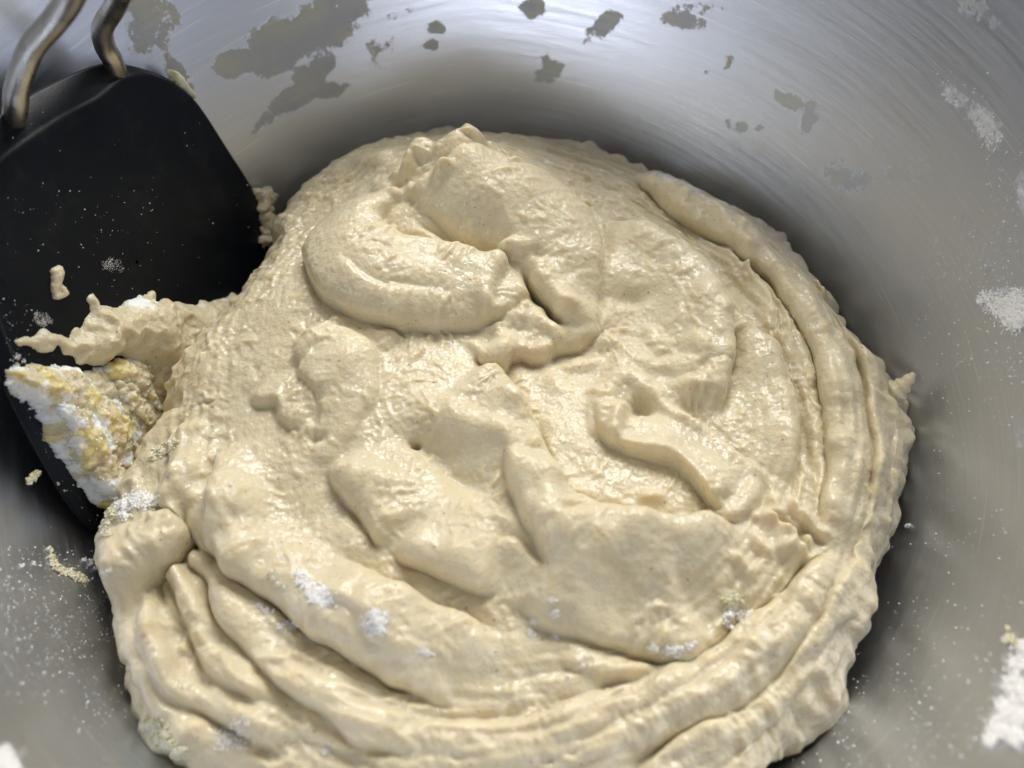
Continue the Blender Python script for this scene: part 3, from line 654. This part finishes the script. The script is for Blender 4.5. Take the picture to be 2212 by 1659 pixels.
# floury yellow clump below it: three overlapping ragged leaves
def fl_all(base, sc=1.0):
    return lambda u, v, dd: base - .22 + 0.22 * sc * samp(TS[1], u / 3, v / 3) + 0.45 * (1 - smooth(dd / .22))
clump = bpy.data.objects.new('floury_clump', None); clump.empty_display_size = 0.01; col.objects.link(clump)
corg = on_ray((200, 900), to_plane([(200, 900)])[1][0]); clump.location = Vector(corg) * CM
tag(clump, 'crumbly yellow clump dusted with white flour on the lower edge of the spatula blade', 'dough clump')
def lift(z0, sx=0.0):
    def f(u, v, dd, hh):
        z = hh * (.5 + .5 * smooth(dd / .5)) + z0 * smooth(dd / .12)
        z = z + (.035 * samp(TS[0], u / 5, v / 5) + .014 * samp(TP[0], u / 3.5, v / 3.5) + .007 * samp(TP[1], u / 1.6, v / 1.6)) * smooth(dd / .12)
        return z
    return f
leaves = [
 ([(240, 790), (300, 770), (335, 800), (345, 850), (370, 880), (420, 870), (430, 930), (395, 1000), (330, 1040), (290, 1040), (280, 1090), (240, 1095), (215, 1060), (200, 980), (180, 900), (170, 830), (200, 800)], .05, .25, .25, M_clump),
 ([(30, 800), (60, 790), (100, 792), (150, 790), (180, 800), (205, 830), (232, 850), (262, 880), (285, 940), (296, 1000), (300, 1040), (270, 1050), (262, 1090), (225, 1100), (190, 1060), (150, 1000), (115, 950), (85, 880), (50, 860), (30, 830)], .10, .42, .50, M_crumbly),
 ([(100, 870), (150, 872), (190, 900), (220, 950), (250, 1010), (262, 1060), (255, 1100), (215, 1085), (170, 1030), (130, 960)], .45, .22, .58, M_crumbly),
 ([(222, 800), (262, 775), (300, 790), (325, 815), (335, 850), (350, 880), (380, 900), (372, 925), (345, 900), (310, 870), (270, 850), (240, 830)], .20, .24, .20, M_crumbly),
 ([(236, 815), (275, 822), (300, 850), (325, 885), (352, 920), (345, 940), (300, 925), (262, 890), (240, 850)], .30, .16, .22, M_clump),
 ([(232, 900), (275, 895), (310, 920), (345, 950), (335, 975), (300, 990), (262, 960), (240, 930)], .18, .20, .45, M_clump),
 ([(262, 930), (300, 960), (318, 1000), (345, 1020), (330, 1035), (290, 1020), (262, 980)], .25, .18, .15, M_clump),
 ([(345, 900), (372, 885), (380, 910), (365, 930), (340, 935)], .2, .25, .2, M_clump)]
CLV = []
for k, (pts, z0, h_, fb, mt) in enumerate(leaves):
    o_, v_ = relief('clump_lobe', pl(pts), plane_map, mt, 0.022, h_, 0.22, lift(z0), rag=0.022, parent=clump, loc=tuple(corg), flour=fl_all(fb), seed=2 + k, ragscale=4, hf=.5, jit=.006, lumps=.5); CLV.append(v_)
c2, _ = relief('batter_drip', pl([(120, 582), (140, 572), (148, 590), (143, 610), (152, 622), (158, 635), (145, 645), (128, 645), (120, 625), (122, 600)]), plane_map, M_dough, 0.018, 0.13, 0.12, None, rag=0.006, seed=12)
tag(c2, 'small wet drip of batter alone on the left face of the black spatula blade', 'drip of batter')
sc_, _ = relief('batter_scrap', pl([(563, 415), (580, 404), (598, 412), (600, 430), (592, 445), (598, 470), (615, 490), (620, 512), (600, 520), (585, 535), (572, 525), (576, 500), (572, 470), (566, 440)]), lambda u, v, h: plane_map(u, v, h - .05), M_dough, 0.02, 0.24, 0.2, None, rag=0.035, seed=14, ragscale=4, jit=.02)
tag(sc_, 'ragged scrap of batter hanging at the right corner of the black spatula blade', 'scrap of batter')
s2, _ = relief('batter_smear', pl([(385, 148), (400, 152), (418, 172), (440, 205), (432, 206), (412, 188), (398, 172)]), lambda u, v, h: plane_map(u, v, h - .12), M_scrap, 0.02, 0.12, 0.1, None, rag=0.006, seed=15)
tag(s2, 'thin pale smear of dried batter behind the top right shoulder of the spatula blade', 'smear')

# ------------------------------------------------------------------ crumbs, flour patches and dust
def ico():
    t = (1 + 5 ** .5) / 2
    v = np.array([(-1, t, 0), (1, t, 0), (-1, -t, 0), (1, -t, 0), (0, -1, t), (0, 1, t), (0, -1, -t), (0, 1, -t), (t, 0, -1), (t, 0, 1), (-t, 0, -1), (-t, 0, 1)], float); v /= np.linalg.norm(v[0])
    f = np.array([(0, 11, 5), (0, 5, 1), (0, 1, 7), (0, 7, 10), (0, 10, 11), (1, 5, 9), (5, 11, 4), (11, 10, 2), (10, 7, 6), (7, 1, 8), (3, 9, 4), (3, 4, 2), (3, 2, 6), (3, 6, 8), (3, 8, 9), (4, 9, 5), (2, 4, 11), (6, 2, 10), (8, 6, 7), (9, 8, 1)])
    return v, f
IV, IF = ico()
def grains(name, C, Rr, mat, loc, flat=1.0, jag=.16):
    C = np.asarray(C); n = len(C); Rr = np.broadcast_to(Rr, (n,))
    J = 1 + jag * rng.standard_normal((n, 12, 1)); S_ = 1 + .3 * rng.standard_normal((n, 1, 3))
    V = C[:, None] + IV[None] * J * S_ * Rr[:, None, None]
    F = (IF[None] + 12 * np.arange(n)[:, None, None]).reshape(-1, 3)
    return mesh(name, V.reshape(-1, 3), F, mat, loc=loc, smooth_=True)
def flour_patch(pts, label, size, nfac=1.0, big=0.03, group='flour patches on the batter', name='flour_patch', mat=None, cat='flour'):
    """pts: (x, y, r) px discs; a crusty heap of tiny crumbs"""
    C = []; Rr = []
    for x, y, r_ in pts:
        for k in range(int(nfac * 8.5 * r_ * r_ / 9) + 3):
            a = random.random() * 6.28; q = r_ * math.sqrt(random.random()) * (.55 + .75 * random.random() ** .7 + .9 * random.random() ** 7); p = dough_at(x + q * math.cos(a), y + q * math.sin(a) * .8)
            if p is None: continue
            R_ = .62 * big * (.35 + .9 * random.random() ** 2); C.append(p + (0, 0, .008 + R_ * (.2 + 2.2 * random.random() * max(0, 1 - q / r_ / 1.2)))); Rr.append(R_)
    if not C: return
    C = np.array(C); o = grains(name, C, np.array(Rr), mat or M_flour, tuple(C.mean(0) - (0, 0, .05)))
    tag(o, label, cat, group); return o
flour_patch([(655, 1255, 16), (675, 1270, 22), (690, 1285, 22), (700, 1298, 16), (712, 1302, 10), (645, 1240, 8)], 'largest loose patch of white flour on the lower left of the batter', 1)
flour_patch([(812, 1330, 18), (808, 1350, 20), (820, 1360, 14), (830, 1340, 8), (800, 1372, 6)], 'rounded white flour patch beside a yellow fleck on the lower batter', 1)
flour_patch([(560, 1308, 8), (575, 1318, 8), (590, 1322, 5)], 'thin broken streak of flour left of the largest flour patch', 1, .9, .022)
flour_patch([(605, 1352, 8), (620, 1350, 12), (634, 1354, 10)], 'small flour patch in the groove below the largest flour patch', 1, .9, .022)
flour_patch([(588, 1235, 4), (600, 1262, 5), (614, 1268, 4), (590, 1250, 4), (610, 1205, 5)], 'sprinkle of flour specks above the largest flour patch', 1, 1, .02)
flour_patch([(908, 1405, 9), (922, 1412, 9), (934, 1414, 6)], 'small flour patch alone on the lower middle of the batter', 1, .9, .022)
flour_patch([(1412, 1402, 10), (1440, 1408, 13), (1465, 1408, 13), (1490, 1398, 9), (1500, 1390, 5)], 'long white flour crust in the crease at the bottom of the central fold', 1, .9, .028)
flour_patch([(1580, 1302, 16), (1590, 1298, 13)], 'rough cream crumb above another, by the end of the central fold', 1, 1.6, .035, mat=M_scrap)
flour_patch([(1575, 1330, 11), (1600, 1330, 12), (1618, 1325, 6), (1570, 1345, 6), (1578, 1355, 5)], 'white floury crumbs just below the rough cream crumb near the right band', 1, 1.3, .03)
flour_patch([(1198, 1328, 9), (1203, 1320, 5)], 'tiny flour fleck left of the crease, above its two neighbours', 1, 1, .024)
flour_patch([(1192, 1297, 6)], 'tiny flour fleck highest on the central fold', 1, 1, .022)
flour_patch([(1153, 1343, 8), (1150, 1372, 9), (1145, 1362, 6), (1198, 1375, 8)], 'scattered flour flecks at the start of the lower crease', 1, 1, .022)
flour_patch([(508, 1575, 20), (490, 1590, 20), (520, 1600, 20), (480, 1610, 14), (530, 1560, 10)], 'broad thin dusting of flour near the bottom left edge of the batter', 1, .5, .022)
flour_patch([(705, 1625, 9)], 'small flour fleck near the middle of the bottom edge of the photo', 1, 1, .022)
flour_patch([(1258, 1440, 6), (1310, 1488, 4), (1225, 1460, 4), (1550, 1400, 4)], 'few flour flecks right of the lower crease', 1, 1, .022)
flour_patch([(262, 1095, 15), (285, 1085, 18), (310, 1080, 18), (330, 1085, 12), (268, 1115, 10)], 'thick white flour cap on the batter edge below the spatula blade', 1, 1.6, .04)
flour_patch([(222, 1130, 14), (205, 1135, 9), (240, 1110, 14), (230, 1150, 10)], 'pale floury crumbs sticking out left of the thick flour cap', 1, 1.5, .04, mat=M_scrap)
flour_patch([(345, 975, 12), (365, 962, 12), (378, 955, 8), (330, 990, 7)], 'yellowish floury flake where the batter meets the floury clump', 1, 1.5, .035, mat=M_scrap)
flour_patch([(235, 1235, 7), (225, 1238, 5)], 'little flour tuft on the left outer edge of the batter', 1, 1.2, .025)
flour_patch([(270, 1625, 4), (330, 1570, 16), (345, 1590, 16), (310, 1572, 10), (360, 1610, 14), (390, 1625, 12)], 'floury crumbs along the bottom left edge of the batter against the steel', 1, 1.6, .04, mat=M_scrap)
flour_patch([(460, 945, 4), (500, 1048, 5), (460, 920, 3), (505, 1040, 3)], 'few flour specks on the left slope of the batter', 1, 1, .02)

# on the steel wall
def wallpt(px, h=0.0):
    A, Sg, _ = bowl_hit(px); return bowl_pt(A, Sg, h)
def heap_on_wall(pts, label, big, nfac, mat, name='flour_crust', cat='flour', group=None):
    C = []; Rr = []; px = []
    for x, y, r_ in pts:
        for k in range(int(nfac * 8.5 * r_ * r_ / 9) + 3):
            a = random.random() * 6.28; q = r_ * math.sqrt(random.random()) * (.55 + .75 * random.random() ** .7 + .9 * random.random() ** 7); px.append((x + q * math.cos(a), y + q * math.sin(a))); Rr.append(.62 * big * (.35 + .9 * random.random() ** 2))
    Rr = np.array(Rr); P = wallpt(px, 0.01); P2 = wallpt(px, 0.03); C = P + (P2 - P) / .02 * (Rr * .4 + .02 * rng.random(len(Rr)))[:, None]
    o = grains(name, C, Rr, mat, tuple(C.mean(0))); tag(o, label, cat, group); return o
heap_on_wall([(2130, 640, 12), (2150, 655, 20), (2175, 665, 26), (2205, 670, 32), (2190, 690, 22), (2120, 650, 8), (2200, 640, 16)], 'largest white flour crust at the middle of the right steel wall', .032, 1.3, M_flour, group='flour crusts on the steel wall')
heap_on_wall([(2118, 270, 8), (2135, 290, 12), (2145, 310, 14), (2160, 300, 8), (2070, 225, 5), (2050, 195, 4)], 'flour crust high on the right steel wall', .022, .8, M_flour, group='flour crusts on the steel wall')
heap_on_wall([(2212, 1400, 14), (2200, 1440, 18), (2190, 1480, 20), (2175, 1530, 20), (2160, 1575, 22), (2140, 1600, 14), (2205, 1550, 22), (2195, 1595, 18), (2215, 1500, 20)], 'long flour streak at the bottom right of the steel wall', .035, 1.4, M_flour, group='flour crusts on the steel wall')
heap_on_wall([(2185, 1378, 8), (2175, 1385, 7), (2195, 1390, 6), (2180, 1360, 4)], 'pale yellow crumb above the long flour streak at bottom right', .035, 1.4, M_scrap, name='crumb', cat='crumb')
heap_on_wall([(0, 1640, 20), (10, 1655, 20), (30, 1660, 12)], 'white flour heap in the bottom left corner on the steel', .045, 1.4, M_flour, group='flour crusts on the steel wall')
heap_on_wall([(1578, 125, 5), (1575, 135, 5), (1572, 142, 4), (1566, 147, 3)], 'thin yellow peel flake on the upper right steel wall', .022, 2.5, M_scrap, name='crumb', cat='crumb')
heap_on_wall([(1525, 157, 4)], 'speck of dried batter beside the thin yellow flake', .02, 1, M_scrap, name='crumb', cat='crumb')
heap_on_wall([(106, 1190, 5), (110, 1205, 6), (116, 1218, 7), (124, 1228, 8), (136, 1236, 8), (150, 1240, 7), (162, 1245, 8), (175, 1250, 8), (180, 1255, 6)], 'curved floury crumb like a bent twig on the left steel wall', .04, 2.2, M_scrap, name='crumb', cat='crumb')
heap_on_wall([(195, 1215, 7), (207, 1225, 6), (180, 1210, 4)], 'small flour flake between the bent crumb and the batter', .03, 1.4, M_flour, name='crumb', cat='crumb')
heap_on_wall([(72, 1218, 4), (45, 1222, 5), (110, 1213, 4)], 'flour specks left of the bent crumb', .025, 1.2, M_flour, name='crumb', cat='crumb')
heap_on_wall([(1962, 1137, 5)], 'tiny white flour ball at the right edge of the batter', .03, 1.4, M_flour, name='crumb', cat='crumb')
o_ = None
# crumbs on the blade
def on_blade(pts, label, big, nfac, mat, name='flour_patch', cat='flour', group=None):
    C = []; Rr = []
    for x, y, r_ in pts:
        for k in range(int(nfac * 8.5 * r_ * r_ / 9) + 3):
            a = random.random() * 6.28; q = r_ * math.sqrt(random.random()) * (.6 + .6 * random.random()); u = to_plane([(x + q * math.cos(a), y + q * math.sin(a))])[0]; R_ = .62 * big * (.35 + .9 * random.random() ** 2); C.append(plane_map(u[:, 0], u[:, 1], np.array([R_ * .5]))[0]); Rr.append(R_)
    C = np.array(C); tag(grains(name, C, np.array(Rr), mat, tuple(C.mean(0))), label, cat, group)
on_blade([(85, 690, 14), (100, 688, 10), (80, 680, 8), (95, 700, 8), (110, 695, 6)], 'scattered flour dusting low on the left of the black spatula blade', .009, 1.2, M_flour, group='flour dustings on the spatula blade')
on_blade([(240, 575, 14), (255, 568, 8), (228, 572, 10), (262, 582, 8), (238, 562, 8)], 'scattered flour dusting at the middle of the black spatula blade', .009, .9, M_flour, group='flour dustings on the spatula blade')
on_blade([(70, 1030, 9), (62, 1038, 7), (78, 1022, 7)], 'small pale crumb on the lower left tip of the spatula blade', .035, 1.6, M_scrap, name='crumb', cat='crumb')
on_blade([(125, 1045, 4), (140, 1060, 3)], 'tiny crumb right of the pale crumb on the blade tip', .02, 1, M_scrap, name='crumb', cat='crumb')
on_blade([(38, 770, 8), (36, 790, 8), (42, 805, 8), (50, 780, 6)], 'flour dusting at the left edge of the spatula blade beside the yellow clump', .012, 1.6, M_flour, group='flour dustings on the spatula blade')
# flour grain cover over the clump so it reads as crumbs
C = []; Rr = []
for v_, k in zip(CLV, (0.006, .05, .07, .02, .008, .03, .01, .01)):
    s_ = v_[rng.random(len(v_)) < k]; C.append(s_); Rr.append(.007 + .018 * rng.random(len(s_)) ** 3)
C = np.concatenate(C); Rr = np.concatenate(Rr); g_ = grains('loose_flour', C, Rr, M_flour, tuple(corg)); tag(g_, 'loose white flour grains powdering the yellow clump on the spatula', 'flour', kind='stuff')
# dust
P = []; Rr = []
def dustfield(x0, y0, x1, y1, n, dens):
    q = np.stack([rng.uniform(x0, x1, n), rng.uniform(y0, y1, n)], 1); k = rng.random(n) < dens(q[:, 0], q[:, 1]); return q[k]
def onsteel(q):
    ok_ = []
    for x, y in q: ok_.append(GRID[int(np.clip(y // cell, 0, GRID.shape[0] - 1)), int(np.clip(x // cell, 0, GRID.shape[1] - 1))] < 0)
    q = q[np.array(ok_)]; return q[~inside_poly(q[:, 0], q[:, 1], blade_px)]
cl = lambda x, y: .35 + .65 * np.clip(samp(TF[0], x / 900, y / 900), 0, 1.5)
q1 = onsteel(dustfield(0, 1180, 420, 1659, 3800, lambda x, y: cl(x, y) * (1 - smooth((y - 1300) / 500) * .5) * np.exp(-((y - 1310 - .55 * (x - 130)) / 170) ** 2)))
q2 = onsteel(dustfield(1700, 1050, 2212, 1659, 4200, lambda x, y: cl(x, y) * (.25 + .75 * np.exp(-((y - 1560) / 120) ** 2))* .6))
q3 = onsteel(dustfield(1950, 450, 2212, 1050, 2600, lambda x, y: cl(x, y) * np.exp(-((x - 2150) / 110) ** 2) * np.exp(-((y - 700) / 190) ** 2)))
q4 = onsteel(dustfield(2020, 150, 2212, 450, 900, lambda x, y: cl(x, y) * np.exp(-((x - 2110 - .5 * (y - 260)) / 40) ** 2)))
q5 = onsteel(dustfield(0, 1100, 2212, 1659, 500, lambda x, y: x * 0 + .5))
q = np.concatenate([q1, q2, q3, q4, q5]); Rr = .0045 + .013 * rng.random(len(q)) ** 3; C = wallpt(q, .004)
tag(grains('flour_dust', C, Rr, M_flour, (0, 0, 1)), 'fine white flour dust sprinkled over the steel wall of the bowl', 'flour', kind='stuff')
q = np.concatenate([dustfield(0, 380, 560, 640, 260, lambda x, y: .25 + .75 * np.exp(-((x - 230) / 90) ** 2) * np.exp(-((y - 480) / 90) ** 2)), dustfield(0, 240, 560, 640, 60, lambda x, y: x * 0 + .5), dustfield(0, 640, 240, 1140, 500, lambda x, y: np.exp(-((x - 60 - (y - 800) * .35) / 50) ** 2))])
q = q[inside_poly(q[:, 0], q[:, 1], blade_px)]; u = to_plane(q)[0]; Rr = .004 + .009 * rng.random(len(q)) ** 3
tag(grains('flour_specks', plane_map(u[:, 0], u[:, 1], Rr * .5), Rr, M_flour, tuple(org)), 'tiny white flour specks scattered over the black spatula blade', 'flour', kind='stuff')

# horn of batter pointing at the right wall
HP = [(1915, 858), (1935, 845), (1955, 828), (1975, 806)]; Ht = bowl_hit(HP)[2]; Cc = catmull(np.array([on_ray(p_, t_ - o_) for p_, t_, o_ in zip(HP, Ht, (.9, .85, .75, .6))]), 8)
Cc = np.concatenate([[Cc[0] + (Cc[0] - Cc[-1]) * .5], Cc])
V, F = tubemesh(Cc, np.linspace(.38, .05, len(Cc)) * (1 + .12 * np.sin(np.arange(len(Cc)) * 1.3)), 18)
hn = mesh('batter_tip', V - 0, F[F[:, 2] != F[:, 3]], M_dough, parent=dough, base=(0, 0, -1))
